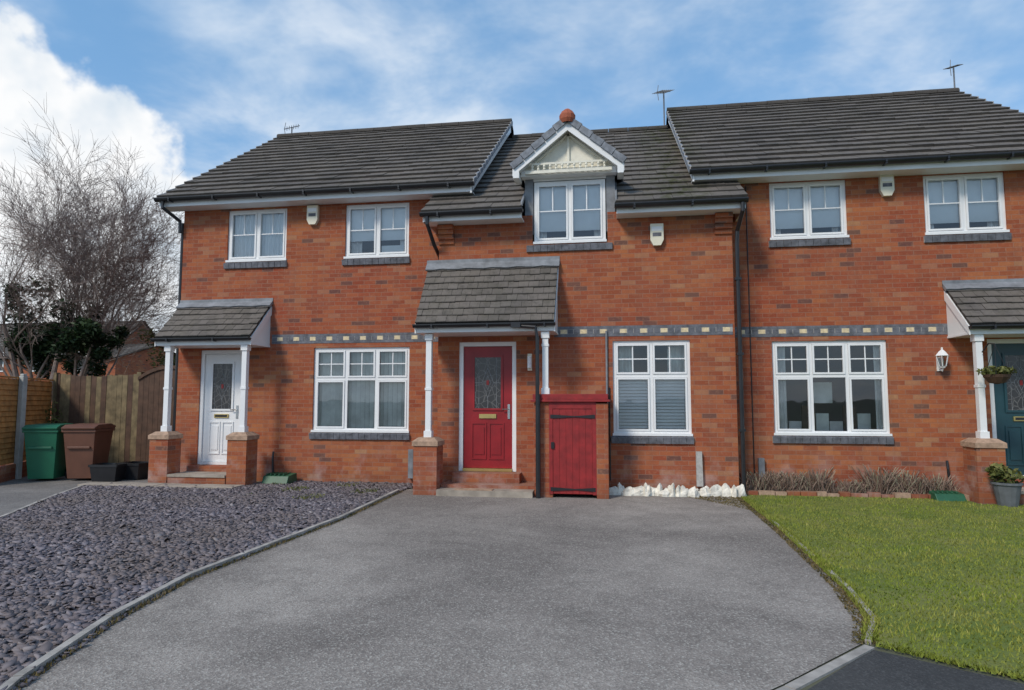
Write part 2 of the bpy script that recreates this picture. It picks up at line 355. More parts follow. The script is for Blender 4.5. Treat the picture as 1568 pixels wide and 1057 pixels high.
def door(b,x0,x1,z0,z1,y,mat,F=.07,side=1,glass='doorglass'):
    b.box(x0-F,x0,y+.02,y+.1,z0-.05,z1+F,'white'); b.box(x1,x1+F,y+.02,y+.1,z0-.05,z1+F,'white'); b.box(x0,x1,y+.02,y+.1,z1,z1+F,'white')
    b.box(x0,x1,y+.0,y+.1,z0-.05,z0-.004,'gold' if mat=='red' else 'white')
    b.box(x0+.004,x1-.004,y+.045,y+.09,z0,z1-.004,mat)
    w=x1-x0; h=z1-z0; yo=y+.045
    def fr(a,c,p,q,t=.028,pr=.014):
        b.box(a,c,yo-pr,yo-.0005,p,p+t,mat); b.box(a,c,yo-pr,yo-.0005,q-t,q,mat); b.box(a,a+t,yo-pr,yo-.0005,p+t,q-t,mat); b.box(c-t,c,yo-pr,yo-.0005,p+t,q-t,mat)
    ga,gc,gp,gq=x0+w*.19,x1-w*.19,z0+h*.47,z1-h*.075
    fr(ga,gc,gp,gq,.035,.02); b.box(ga+.03,gc-.03,yo-.008,yo-.001,gp+.03,gq-.03,glass)
    mx=(ga+gc)/2; mz=(gp+gq)/2
    def ln(p,q): b.tube([(p[0],yo-.010,p[1]),(q[0],yo-.010,q[1])],.004,'lead',4)
    ia,ic,ip,iq=ga+.035,gc-.035,gp+.035,gq-.035
    for s_ in (-1,1):
        ln((mx,mz+.25),(mx+s_*.1,mz)); ln((mx+s_*.1,mz),(mx,mz-.25)); ln((mx,mz+.12),(mx+s_*.05,mz)); ln((mx+s_*.05,mz),(mx,mz-.12))
        ln((mx+s_*.15,ip),(mx+s_*.15,iq))
        ln((mx+s_*.1,mz),(ia if s_<0 else ic,mz))
    ln((mx,iq),(mx,mz+.25)); ln((mx,ip),(mx,mz-.25))
    b.box(mx-.02,mx+.02,yo-.012,yo-.009,mz-.04,mz+.04,'redwood'); 
    fr(x0+w*.17,mx-.02,z0+h*.07,z0+h*.37,.022); fr(mx+.02,x1-w*.17,z0+h*.07,z0+h*.37,.022)
    b.box(x0+w*.23,mx-.06,yo-.012,yo-.001,z0+h*.11,z0+h*.33,mat); b.box(mx+.06,x1-w*.23,yo-.012,yo-.001,z0+h*.11,z0+h*.33,mat)
    b.box(mx-.145,mx+.145,yo-.02,yo-.001,z0+h*.405,z0+h*.44,'gold'); b.box(mx-.12,mx+.12,yo-.024,yo-.0201,z0+h*.413,z0+h*.432,'black' if mat!='red' else 'gold')
    hx=x1-.06 if side>0 else x0+.06
    b.box(hx-.02,hx+.02,yo-.012,yo-.0005,z0+h*.40,z0+h*.52,'chrome'); b.tube([(hx,yo-.01,z0+h*.48),(hx,yo-.05,z0+h*.48),(hx-side*.11,yo-.055,z0+h*.48)],.009,'chrome',6)
def post(b,x,y,z0,z1,w=.09):
    b.box(x-w/2,x+w/2,y-w/2,y+w/2,z0,z1,'white')
    b.box(x-w/2-.018,x+w/2+.018,y-w/2-.018,y+w/2+.018,z0,z0+.10,'white'); b.box(x-w/2-.018,x+w/2+.018,y-w/2-.018,y+w/2+.018,z1-.10,z1-.001,'white')
    b.box(x-w/2-.01,x+w/2+.01,y-w/2-.01,y+w/2+.01,z0+.75,z0+.79,'white')
def pier(b,x,y,w,z1,z0=0):
    b.box(x-w/2,x+w/2,y-w/2,y+w/2,z0,z1-.13,'brick')
    b.box(x-w/2-.02,x+w/2+.02,y-w/2-.02,y+w/2+.02,z1-.13,z1-.06,'stone')
    a=w/2+.02; c=w/2-.06; zt=z1; zb=z1-.0595
    P=[(x-a,y-a,zb),(x+a,y-a,zb),(x+a,y+a,zb),(x-a,y+a,zb)]; Q=[(x-c,y-c,zt),(x+c,y-c,zt),(x+c,y+c,zt),(x-c,y+c,zt)]
    for i in range(4): j=(i+1)%4; b.poly([P[i],P[j],Q[j],Q[i]],'stone')
    b.poly(Q,'stone')
def porchroof(br,bt,x0,x1,yw,yf,zt,ze,ov=.0):
    V=Vector((0,yw-yf,zt-ze)); L=V.length
    roof(br,(x0,yf,ze),(1,0,0),V,x1-x0,L,max(5,int(L/.145)),t=.024,tw=.17)
    N=Vector((0,-(zt-ze),(yw-yf))).normalized()
    p=[Vector((x0-.03,yw,zt+.06)),Vector((x1+.03,yw,zt+.06))]; vd=-V.normalized()
    q=[Vector((x0-.03,yw-.0,zt+.03))+vd*.15+N*.03,Vector((x1+.03,yw,zt+.03))+vd*.15+N*.03]
    nb=max(2,int((x1-x0)/.5))
    for k in range(nb*4):
        f0=k/(nb*4); f1=(k+1)/(nb*4); r0=.012*math.sin(k*2.1); r1=.012*math.sin((k+1)*2.1)
        A=p[0].lerp(p[1],f0);C=p[0].lerp(p[1],f1);D_=q[0].lerp(q[1],f1)+vd*r1;E_=q[0].lerp(q[1],f0)+vd*r0
        bt.poly([A,C,D_,E_],'lead'); bt.poly([E_,D_,D_-N*.04,E_-N*.04],'lead')
    bt.poly([p[0],q[0],q[0]-N*.05,p[0]-N*.05],'lead'); bt.poly([p[1],q[1],q[1]-N*.05,p[1]-N*.05],'lead')
    bt.box(x0-.03,x1+.03,yw-.012,yw-.001,zt+.0,zt+.10,'lead')
    bt.box(x0-.0,x1+.0,yf+.035,yf+.06,ze-.15,ze-.02,'white')
    bt.box(x0+.0,x1-.0,yf+.061,yw-.002,ze-.15,ze-.12,'white')
    for X,s in ((x0,1),(x1,-1)):
        a=X+s*.01; c=X+s*.04
        bt.prism([(yf+.062,ze-.118),(yw-.004,ze-.118),(yw-.004,zt-.07),(yf+.062,ze-.05)],0,a,c,'white')
        bt.prism([(yf+.02,ze-.16),(yf+.02,ze-.03),(yw-.003,zt-.06),(yw-.003,zt-.22)],0,X-s*.012,a-s*.001,'white')
    gutter(bt,x0-.02,x1+.02,yf-.03,ze-.03,.05)

# ================================================================== LEFT / RIGHT HOUSES
def main_house(root,x0,x1,wins,doorspec,eL,eR):
    w=B(); fr=B(); gl=B()
    y=.5; Ht=5.28
    ops=[(a,c,d,e) for a,c,d,e,*_ in wins]+[(doorspec[0]-.07,doorspec[1]+.07,doorspec[2]-.05,doorspec[3]+.07)]
    wall(w,x0,x1,-.1,Ht,y,ops)
    yr,zr=4.5,8.15; yb=8.5
    for X in (x0,x1): w.poly([(X,y,-.1),(X,yb,-.1),(X,yb,Ht),(X,yr,zr),(X,y,Ht)],'brick')
    w.poly([(x0,yb,-.1),(x1,yb,-.1),(x1,yb,Ht),(x0,yb,Ht)],'brick')
    w.obj('walls',root)
    rm=B()
    rm.poly([(x0+.01,y+1.9,0),(x1-.01,y+1.9,0),(x1-.01,y+1.9,Ht),(x0+.01,y+1.9,Ht)],'room'); rm.box(x0+.01,x1-.01,y+.02,y+1.9,2.62,2.85,'room'); rm.box(x0+.01,x1-.01,y+.02,y+1.9,5.22,5.27,'room'); rm.box(x0+.01,x1-.01,y+.02,y+1.9,-.05,.1,'room')
    rm.obj('rooms',root)
    for a,c,d,e,cols,kind,bl in wins:
        window(fr,gl,a,c,d,e,y,cols,kind,bl)
        sill(fr,a-.04,c+.03,d-.012,y)
    door(fr,*doorspec[:4],y,doorspec[4])
    fr.obj('windows_and_door',root); gl.obj('window_panes',root)
    r=B(); ye=.12; ze=5.31; V=Vector((0,4.5-ye,8.28-ze)); L=V.length
    roof(r,(eL,ye,ze),(1,0,0),V,eR-eL,L,17,tw=.33,t=.045); roof(r,(eL,9-ye,ze),(1,0,0),(0,-V.y,V.z),eR-eL,L,17,tw=.33)
    ridge(r,eL,eR,4.5,8.30); r.obj('tiled_roof',root)
    t=B(); t.box(eL+.03,eR-.03,.175,.20,5.15,5.265,'white'); t.box(eL+.03,eR-.03,.201,.499,5.15,5.17,'white')
    gutter(t,eL-.02,eR+.02,.105,5.29)
    t.box(eL+.03,eR-.03,8.8,8.83,5.12,5.265,'white')
    for X,s in ((eL,-1),(eR,1)):
        for k in range(17):
            f0=k/17; f1=(k+.90)/17
            a=Vector((0,ye,ze))+V*f0; c=Vector((0,ye,ze))+V*f1
            t.prism([(a.y,a.z-.05),(c.y,c.z-.065),(c.y,c.z+.02),(a.y,a.z+.056)],0,X-.02,X+.022,'verge')
            t.box(X-.012,X+.012,a.y-.004,a.y+.03,a.z-.02,a.z+.062,'mortar')
        t.prism([(.15,5.12),(.15,5.27),(4.5,8.20),(4.5,8.02)],0,X-s*.06,X-s*.03,'white')
    return t
# left house
hl=empty('brick_house')
t=main_house(hl,-8.24,-2.72,[(-7.31,-6.10,4.13,5.12,2,'up','net'),(-4.93,-3.70,4.12,5.12,2,'up','half'),(-5.49,-3.66,.93,2.45,3,'low','vert')],(-7.70,-6.95,.34,2.36,'white'),-8.55,-2.42)
band(t,-6.33,-2.9,2.62,.5); alarm(t,-5.56,4.93,.5)
t.box(-3.0,-2.72,.40,.499,4.86,5.14,'brick'); t.box(-2.95,-2.72,.44,.499,4.7,4.859,'brick')
t.tube([(-8.42,.11,5.24),(-8.42,.11,5.12),(-8.27,.42,4.93),(-8.27,.43,4.7)],.034,'black')
t.tube([(-8.30,.56,4.93),(-8.30,.56,0)],.034,'black')
porch=B(); porchroof(porch,t,-8.22,-6.36,.5,-.2,3.30,2.62)
post(t,-8.0,-.08,.93,2.47); post(t,-6.50,-.08,.93,2.47); pier(t,-8.0,-.08,.36,.93); pier(t,-6.50,-.08,.36,.93)
t.box(-7.8,-6.70,-.26,.499,0,.15,'brick'); t.box(-7.8,-6.70,-.28,.499,.151,.19,'paving'); t.box(-7.8,-6.86,.25,.498,.191,.285,'brick')
t.tube([(-6.21,.46,.55),(-6.21,.44,.42),(-6.19,.44,0)],.02,'black'); t.box(-3.63,-3.54,.41,.5,.12,.62,'lead')
t.obj('trim',hl); porch.obj('porch_roof',hl)
# right house
hr=empty('brick_house')
t=main_house(hr,1.48,7.42,[(2.60,3.81,4.18,5.14,2,'up','up2'),(4.99,6.19,4.17,5.14,2,'up','up2'),(2.56,4.32,.94,2.46,3,'low','curt')],(5.86,6.66,.34,2.38,'teal'),1.28,7.55)
band(t,1.92,5.30,2.62,.5); alarm(t,4.42,4.98,.5)
t.tube([(2.22,.493,0),(2.22,.493,5.1)],.009,'black',5)
t.box(2.28,2.37,.42,.5,.12,.55,'lead')
t.box(1.48,1.75,.42,.499,4.86,5.11,'brick')
porch=B(); porchroof(porch,t,5.22,7.1,.5,-.2,3.30,2.62)
post(t,5.36,-.08,.93,2.47); post(t,6.9,-.08,.93,2.47); pier(t,5.36,-.08,.38,.93); pier(t,6.9,-.08,.38,.93)
t.box(5.56,6.7,-.26,.499,0,.15,'brick'); t.box(5.56,6.7,-.28,.499,.151,.19,'paving'); t.box(5.7,6.7,.25,.498,.191,.285,'brick')
t.tube([(5.10,.46,.55),(5.10,.44,.42),(5.12,.44,0)],.02,'black')
t.obj('trim',hr); porch.obj('porch_roof',hr)

# ================================================================== MIDDLE HOUSE
hm=empty('brick_house')
w=B(); fr=B(); gl=B()
wall(w,-2.99,1.89,-.1,4.62,0,[(-.04,1.19,.94,2.46),(-2.62,-1.64,.30,2.47),(-1.36,-.10,4.14,5.3)])
for X in (-2.99,1.89): w.poly([(X,0,-.1),(X,.6,-.1),(X,.6,4.95),(X,0,4.55)],'brick')
w.poly([(-2.72,8.5,-.1),(1.48,8.5,-.1),(1.48,8.5,5.2),(-2.72,8.5,5.2)],'brick')
w.obj('walls',hm)
rm=B(); rm.poly([(-2.7,1.9,0),(1.47,1.9,0),(1.47,1.9,4.9),(-2.7,1.9,4.9)],'room'); rm.box(-2.7,1.47,.02,1.9,2.62,2.85,'room'); rm.obj('rooms',hm)
window(fr,gl,-.04,1.19,.94,2.46,0,2,'low','venet'); sill(fr,-.08,1.22,.93,0)
window(fr,gl,-1.33,-.13,4.14,5.20,0,2,'up','up2'); sill(fr,-1.46,-.02,4.12,0)
door(fr,-2.55,-1.71,.36,2.40,0,'red'); fr.obj('windows_and_door',hm); gl.obj('window_panes',hm)
r=B(); ye=-.36; ze=4.66; V=Vector((0,4.55-ye,7.88-ze)); Lm=V.length
x0,x1=-3.22,2.08; nc=18
da,dc=-1.50,.04
roof(r,(x0,ye,ze),(1,0,0),V,da-x0,Lm,nc); roof(r,(dc,ye,ze),(1,0,0),V,x1-dc,Lm,nc)
p5=Vector((0,ye,ze))+V/nc*7
roof(r,(da,p5.y,p5.z),(1,0,0),V,dc-da,Lm*(nc-7)/nc,nc-7)
roof(r,(x0,9.1-ye,ze),(1,0,0),(0,-V.y,V.z),x1-x0,Lm,nc); ridge(r,-2.4,1.3,4.55,7.90)
ax,az=-.735,6.10; hw=.90; rise=.76; yf=-.30
yb=2.3
for s in (-1,1):
    V2=Vector((-s*hw,0,rise)); e=Vector((ax+s*hw,yf,az-rise))
    roof(r,tuple(e),(0,1,0),V2,yb-yf,V2.length,5,tw=.28,t=.035)
    for k in range(5):
        a=e+V2*(k/5); c=e+V2*((k+.96)/5)
        nn=Vector((s*rise,0,hw)).normalized()
        r.prism([(a.x,a.z-.01),(c.x,c.z-.02),(c.x+nn.x*.085,c.z+nn.z*.085),(a.x+nn.x*.105,a.z+nn.z*.105)],1,yf-.035,yf+.04,'verge')
ridge(r,yf,yb,ax,az+.03,1,r=.11)
r.obj('tiled_roof',hm)
fb=B(); 
prof=[(.10,-.08),(.13,-.02),(.135,.05),(.10,.11),(.04,.16),(.0,.17)]
for i in range(len(prof)-1):
    for k in range(12):
        a0,a1=2*math.pi*k/12,2*math.pi*(k+1)/12; (r0,h0),(r1,h1)=prof[i],prof[i+1]
        q=[(ax+r0*math.cos(a0),yf+.02+r0*math.sin(a0),az+.05+h0),(ax+r0*math.cos(a1),yf+.02+r0*math.sin(a1),az+.05+h0),(ax+r1*math.cos(a1),yf+.02+r1*math.sin(a1),az+.05+h1),(ax+r1*math.cos(a0),yf+.02+r1*math.sin(a0),az+.05+h1)]
        fb.poly(q,'terracotta')
fb.obj('ridge_finial',hm,smooth=True)
t=B()
t.box(-1.49,-1.345,.03,.09,4.30,5.36,'lead'); t.box(-.115,.03,.03,.09,4.30,5.30,'lead'); t.box(-1.5,.03,.031,.09,5.215,5.40,'white')
t.prism([(0.09,5.38),(1.05,5.38),(.09,4.75)],0,-1.49,-1.47,'lead')
t.prism([(.09,5.38),(1.05,5.38),(.09,4.75)],0,.01,.03,'lead')
t.prism([(ax-.80,5.36),(ax+.80,5.36),(ax,6.02)],1,-.10,-.06,'cream')
t.box(ax-.80,ax+.80,-.13,.05,5.255,5.36,'white'); 
t.box(ax-.66,ax+.66,-.20,-.17,5.42,5.455,'cream'); t.box(ax-.72,ax+.72,-.20,-.17,5.275,5.325,'cream')
for k in range(-6,7):
    t.tube([(ax+k*.1,-.185,5.32),(ax+k*.1,-.185,5.345),(ax+k*.1,-.185,5.37),(ax+k*.1,-.185,5.395),(ax+k*.1,-.185,5.43)],[.014,.026,.014,.026,.014],'cream',6)
t.box(ax-.02,ax+.02,-.135,-.10,5.46,5.96,'cream')
for s in (-1,1):
    t.prism([(ax+s*(hw+.02),az-rise-.13),(ax+s*(hw+.02),az-rise+.0),(ax,az+.0),(ax,az-.15)],1,yf+.0,yf+.03,'white')
    t.prism([(ax+s*(.60),5.46),(ax+s*(.56),5.46),(ax,5.92),(ax,5.96)],1,-.135,-.101,'cream')
    t.prism([(ax+s*(hw-.01),az-rise-.08),(ax+s*(hw-.01),az-rise-.03),(ax,az-.05),(ax,az-.10)],1,yf+.03,.02,'white')
    t.box(ax+s*.86-.05,ax+s*.86+.05,yf-.004,.03,5.18,5.29,'white')
for X in (-1.52,.03): t.prism([(-.30,4.70),(1.3,5.80),(1.3,5.86),(-.30,4.77)],0,X,X+.03,'lead')
for a,c in ((-3.19,-1.50),(.05,2.05)):
    t.box(a,c,-.31,-.285,4.50,4.61,'white'); t.box(a,c,-.284,-.001,4.50,4.52,'white'); gutter(t,a-.03,c+.03,-.375,4.63)
t.box(-3.2,-3.17,-.284,.5,4.5,4.66,'white'); t.box(2.03,2.06,-.284,.5,4.5,4.66,'white')
for a,c in ((-2.99,-2.72),(1.62,1.89)):
    for k in range(4):
        z=4.17+k*.08; e=.03+.035*k; t.box(a,c,-e,-.001,z,z+.079,'brick')
band(t,-1.0,1.86,2.62,0); alarm(t,.70,4.18,0)
t.tube([(2.0,-.37,4.60),(2.0,-.37,4.45),(1.96,-.08,4.20),(1.95,-.06,4.0),(1.95,-.06,0)],.034,'black')
for z in (1,2.2,3.4): t.box(1.90,2.0,-.10,.0,z,z+.04,'black')
t.tube([(-3.10,-.37,4.60),(-3.10,-.37,4.45),(-3.05,-.1,4.15),(-3.03,.2,4.0),(-3.03,.43,3.6)],.034,'black')
porch=B(); porchroof(porch,t,-3.17,-.93,0,-.74,3.80,2.72)
post(t,-2.98,-.56,.90,2.56); pier(t,-2.98,-.56,.38,.90)
t.box(-1.25,-.97,-.70,-.02,0,1.46,'brick')
post(t,-1.08,-.62,1.58,2.56)
t.tube([(-1.60,-.77,2.66),(-1.22,-.79,2.62),(-1.19,-.79,2.45),(-1.19,-.79,0)],.03,'black'); t.box(-1.6,-1.45,-.83,-.74,2.62,2.7,'black')
t.tube([(-1.18,-.79,1.58),(-1.18,-.79,0)],.036,'black')
t.box(-2.78,-1.26,-.52,-.001,0,.15,'brick'); t.box(-2.66,-1.55,-.26,-.0015,.151,.305,'brick'); t.box(-2.78,-1.27,-.80,-.521,0,.10,'paving'); t.box(-2.5,-1.9,-.79,-.6,.101,.112,'stone')
t.box(-1.44,-1.37,-.05,-.001,1.98,2.26,'alarm'); t.tube([(-1.405,-.09,2.02),(-1.405,-.09,2.22)],.035,'white',8)
t.tube([(-.14,-.03,1.0),(-.14,-.03,2.62)],.018,'lead',6); t.tube([(-.10,-.02,.2),(-.10,-.02,1.7)],.010,'black',5)
t.prism([(1.24,.68),(1.33,.68),(1.34,.14),(1.24,.14)],1,-.07,-.001,'mortar')
t.obj('trim',hm); porch.obj('porch_roof',hm)
cb=empty('bin_store')
t=B(); t.box(-.30,-.12,-.72,-.02,0,1.44,'brick')
t.box(-1.30,-.09,-.76,-.01,1.465,1.50,'redwood'); t.box(-1.27,-.12,-.74,-.01,1.501,1.585,'redwood'); 
t.obj('brick_side_and_coping',cb,bevel=.004)
t=B()
t.box(-1.02,-.965,-.715,-.69,.06,1.46,'redwood'); t.box(-.36,-.301,-.715,-.69,.06,1.46,'redwood'); t.box(-.964,-.361,-.715,-.69,1.36,1.46,'redwood')
x=-.962
for k in range(6): t.box(x+.002,x+.099,-.706+random.uniform(-.001,.001),-.695,.07,1.355,'redwood'); x+=.1
for z in (.14,1.24):
    t.prism([(-1.0,z-.03),(-1.0,z+.03),(-.62,z+.008),(-.62,z-.008)],1,-.722,-.7155,'black')
    t.prism([(-.32,z-.03),(-.32,z+.03),(-.62,z+.008),(-.62,z-.008)],1,-.7225,-.7160,'black')
t.box(-.99,-.94,-.73,-.716,.75,.85,'black'); t.obj('doors',cb)

# ================================================================== small fittings
def lantern(name,x,y,z):
    b=B(); b.box(x-.03,x+.03,y-.02,y,z-.10,z+.12,'white'); b.tube([(x,y-.01,z-.05),(x,y-.12,z-.10),(x,y-.14,z-.06)],.012,'white',6)
    c=(x,y-.14)
    def ring(r,zz): return [(c[0]+r*math.cos(R(60*k)),c[1]+r*math.sin(R(60*k)),zz) for k in range(6)]
    lv=[(.03,z-.06),(.05,z-.03),(.085,z+.13),(.10,z+.135),(.05,z+.20),(.015,z+.23),(.015,z+.26),(0.001,z+.27)]
    for i in range(len(lv)-1):
        A,C=ring(*lv[i]),ring(*lv[i+1])
        for k in range(6): j=(k+1)%6; b.poly([A[k],A[j],C[j],C[k]],'glass' if i==1 else 'white')
    for k in range(6): A,C=ring(*lv[1])[k],ring(*lv[2])[k]; b.tube([A,C],.007,'white',4)
    b.tube([(c[0],c[1],z-.03),(c[0],c[1],z+.06)],.018,'alarm',8)
    b.obj(name)
lantern('wall_lantern',5.07,.499,2.05)
def leaves(name,centers,n,size,mat,root=None,extra=None):
    vs=[];fs=[];rn=[]
    for k in range(n):
        c,r=centers[k%len(centers)] if extra is None else random.choice(centers)
        d=Vector((random.gauss(0,1),random.gauss(0,1),random.gauss(0,1))).normalized()*(random.random()**.5)
        p=Vector(c)+Vector((d.x*r[0],d.y*r[1],d.z*r[2]))
        a=Vector((random.gauss(0,1),random.gauss(0,1),random.gauss(0,.6))).normalized(); s=size*random.uniform(.6,1.3)
        e=a.cross(Vector((random.gauss(0,1),random.gauss(0,1),random.gauss(0,1)))).normalized()
        i=len(vs); vs+= [p-a*s, p+e*s*.42, p+a*s, p-e*s*.42]; fs.append((i,i+1,i+2,i+3))
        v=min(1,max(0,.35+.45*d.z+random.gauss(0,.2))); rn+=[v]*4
    me=bpy.data.meshes.new(name); me.from_pydata([tuple(v) for v in vs],[],fs); me.materials.append(M[mat])
    at=me.attributes.new('rnd','FLOAT','POINT'); at.data.foreach_set('value',rn)
    o=bpy.data.objects.new(name,me); sc.collection.objects.link(o)
    if root: o.parent=root
    return o
def lathe(b,x,y,prof,mat,n=14):
    for i in range(len(prof)-1):
        for k in range(n):
            a0,a1=2*math.pi*k/n,2*math.pi*(k+1)/n; (r0,h0),(r1,h1)=prof[i],prof[i+1]
            b.poly([(x+r0*math.cos(a0),y+r0*math.sin(a0),h0),(x+r0*math.cos(a1),y+r0*math.sin(a1),h0),(x+r1*math.cos(a1),y+r1*math.sin(a1),h1),(x+r1*math.cos(a0),y+r1*math.sin(a0),h1)],mat)
pp=empty('potted_plant'); b=B(); lathe(b,5.42,-.50,[(.0,.006),(.12,.006),(.17,.30),(.19,.31),(.19,.34),(.16,.34),(.15,.30),(0,.30)],'pot'); b.obj('pot',pp,smooth=False)
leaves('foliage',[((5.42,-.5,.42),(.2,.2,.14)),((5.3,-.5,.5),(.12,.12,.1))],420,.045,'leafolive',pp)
hb=empty('hanging_basket'); b=B(); lathe(b,5.42,-.42,[(.0,1.72),(.10,1.74),(.16,1.82),(.17,1.86),(0,1.85)],'gatebrown',12)
for k in range(3): a=R(120*k); b.tube([(5.42+.16*math.cos(a),-.42+.16*math.sin(a),1.86),(5.42,-.42,2.3)],.004,'black',4)
b.tube([(5.38,-.16,2.2),(5.40,-.3,2.32),(5.42,-.42,2.30)],.01,'black',5)
b.obj('basket',hb)
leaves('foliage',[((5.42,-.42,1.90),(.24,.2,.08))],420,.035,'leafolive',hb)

def aerial(x,y,z,s=1,yaw=0):
    b=B(); T=Matrix.Translation((x,y,z))@Matrix.Rotation(yaw,4,'Z')
    def tb(p,q,r): b.tube([T@Vector(p),T@Vector(q)],r,'lead',5)
    tb((0,0,-.3),(0,0,.6*s),.018); tb((-.35*s,0,.45*s),(.35*s,0,.72*s),.012)
    for k in range(7): xx=(-.32+k*.1)*s; zz=.46*s+k*.038*s; tb((xx,-.14,zz),(xx,.14,zz),.007)
    for k in (-1,1): tb((-.33*s,0,.45*s),(-.28*s,.0,.45*s+k*.18),.008)
    b.obj('tv_aerial')
aerial(-8.25,4.6,8.25,.55,.5); aerial(1.2,4.3,8.15,.9,1.0); aerial(7.5,4.5,8.4,.8,.9)

# ================================================================== ground
def sheet(name,pts,z,mat,sub=0):
    b=B(); b.poly([(x,y,z) for x,y in pts],mat); return b.obj(name)
b=B(); b.poly([(-400,-400,0),(400,-400,0),(400,400,0),(-400,400,0)],'ground'); b.obj('ground')
drive=[(-3.46,-.1),(-3.42,-1.6),(-3.38,-3.07),(-3.46,-4.5),(-3.52,-5.7),(-3.36,-6.74),(-3.10,-7.67),(-2.7,-8.6),(-2.2,-9.6),(-1.8,-9.7),(.85,-7.05),(1.48,-6.36),(1.68,-5.9),(1.76,-5.18),(1.84,-3.03),(1.88,-.39),(1.88,-.01)]
sheet('driveway',drive,.008,'asphalt')
sheet('road',[(-30,-9.3),(-2.3,-9.75),(-1.9,-9.9),(.95,-7.10),(1.50,-6.45),(2.13,-6.85),(6,-9.0),(30,-12),(30,-25),(-30,-25)],.004,'road')
gravel=[(-9.2,-.32),(-8.59,-1.70),(-7.64,-3.53),(-6.9,-5.2),(-6.2,-6.8),(-5.0,-8.6),(-2.65,-8.7),(-3.08,-7.67),(-3.33,-6.74),(-3.52,-5.74),(-3.48,-4.5),(-3.40,-3.07),(-3.45,-1.6),(-3.48,-.1),(-3.2,.5),(-6.3,.5),(-6.3,-.32)]
sheet('gravel_bed',gravel,.012,'slatebase')
sheet('path',[(-13,1.7),(-8.3,1.7),(-8.3,-.3),(-9.22,-.31),(-8.62,-1.70),(-7.67,-3.53),(-6.95,-5.2),(-6.2,-6.9),(-5.1,-8.7),(-7,-9.2),(-14,-9.2),(-14,1.7)],.004,'path')
def strip(b,pts,w,h,mat,z0=0,j=.0,seg=.9):
    P=[Vector((x,y,0)) for x,y in pts]
    for i in range(len(P)-1):
        d=(P[i+1]-P[i]); L=d.length; u=d.normalized(); n_=max(1,int(L/seg)); s=Vector((-u.y,u.x,0))*w/2
        for k in range(n_):
            a=P[i]+u*(L*k/n_+.004); c=P[i]+u*(L*(k+1)/n_-.004); hh=h+random.uniform(-j,j)
            q=[a-s,c-s,c+s,a+s]; lo=[(v.x,v.y,z0) for v in q]; hi=[(v.x,v.y,hh) for v in q]
            b.poly(hi,mat)
            for m in range(4): o=(m+1)%4; b.poly([lo[m],lo[o],hi[o],hi[m]],mat)
ledge=[(-3.50,-.5),(-3.46,-1.6),(-3.42,-3.07),(-3.50,-4.5),(-3.55,-5.7),(-3.40,-6.74),(-3.14,-7.67),(-2.7,-8.7)]
b=B(); strip(b,ledge,.05,.048,'kerb',j=.004,seg=.6); b.obj('path_edging')
b=B(); strip(b,[(-9.24,-.3),(-8.61,-1.70),(-7.66,-3.53),(-6.93,-5.2),(-6.2,-6.9)],.045,.040,'kerb',j=.004); b.obj('path_edging')
b=B(); strip(b,[(1.90,-.5),(1.87,-3.03),(1.79,-5.18),(1.71,-5.9),(1.51,-6.36)],.035,.024,'kerb',j=.008,seg=.5); b.obj('path_edging')
b=B(); strip(b,[(1.50,-6.42),(.87,-7.10),(-1.85,-9.78)],.06,.014,'kerb',j=.002); b.obj('kerb')
b=B(); strip(b,[(-9.2,-.50),(-6.3,-.50)],.36,.045,'paving',j=.003,seg=.6); b.obj('paving_slabs')
lawn=[(1.93,.05),(1.91,-3.03),(1.82,-5.18),(1.74,-5.9),(1.54,-6.36),(1.84,-6.60),(2.13,-6.78),(4,-7.9),(8,-9.9),(14,-11),(14,-.3),(6.8,-.42),(5.1,-.42),(5.1,.02)]
sheet('lawn',lawn,.016,'lawn')
def inside(px,py,poly):
    c=np.zeros(len(px),bool); n=len(poly)
    for i in range(n):
        x1,y1=poly[i];x2,y2=poly[(i+1)%n]
        if y1==y2: continue
        m=((y1>py)!=(y2>py))&(px<(x2-x1)*(py-y1)/(y2-y1)+x1); c^=m
    return c
def sample(poly,n,bias=None):
    P=np.array(poly); lo=P.min(0);hi=P.max(0); X=[];Y=[];k=0
    while k<n:
        x=np.random.uniform(lo[0],hi[0],n*2);y=np.random.uniform(lo[1],hi[1],n*2); m=inside(x,y,poly)
        if bias is not None: m&=np.random.rand(n*2)<bias(x,y)
        X.append(x[m]);Y.append(y[m]);k+=m.sum()
    return np.concatenate(X)[:n],np.concatenate(Y)[:n]
def npmesh(name,verts,faces,rnd,mat,parent=None):
    me=bpy.data.meshes.new(name); nv=len(verts);nf,k=faces.shape
    me.vertices.add(nv); me.vertices.foreach_set('co',verts.astype(np.float32).ravel())
    me.loops.add(nf*k); me.loops.foreach_set('vertex_index',faces.astype(np.int32).ravel())
    me.polygons.add(nf); me.polygons.foreach_set('loop_start',np.arange(0,nf*k,k,dtype=np.int32)); me.polygons.foreach_set('loop_total',np.full(nf,k,dtype=np.int32))
    me.materials.append(M[mat]); me.update(calc_edges=True)
    at=me.attributes.new('rnd','FLOAT','POINT'); at.data.foreach_set('value',rnd.astype(np.float32))
    o=bpy.data.objects.new(name,me); sc.collection.objects.link(o)
    if parent: o.parent=parent
    return o
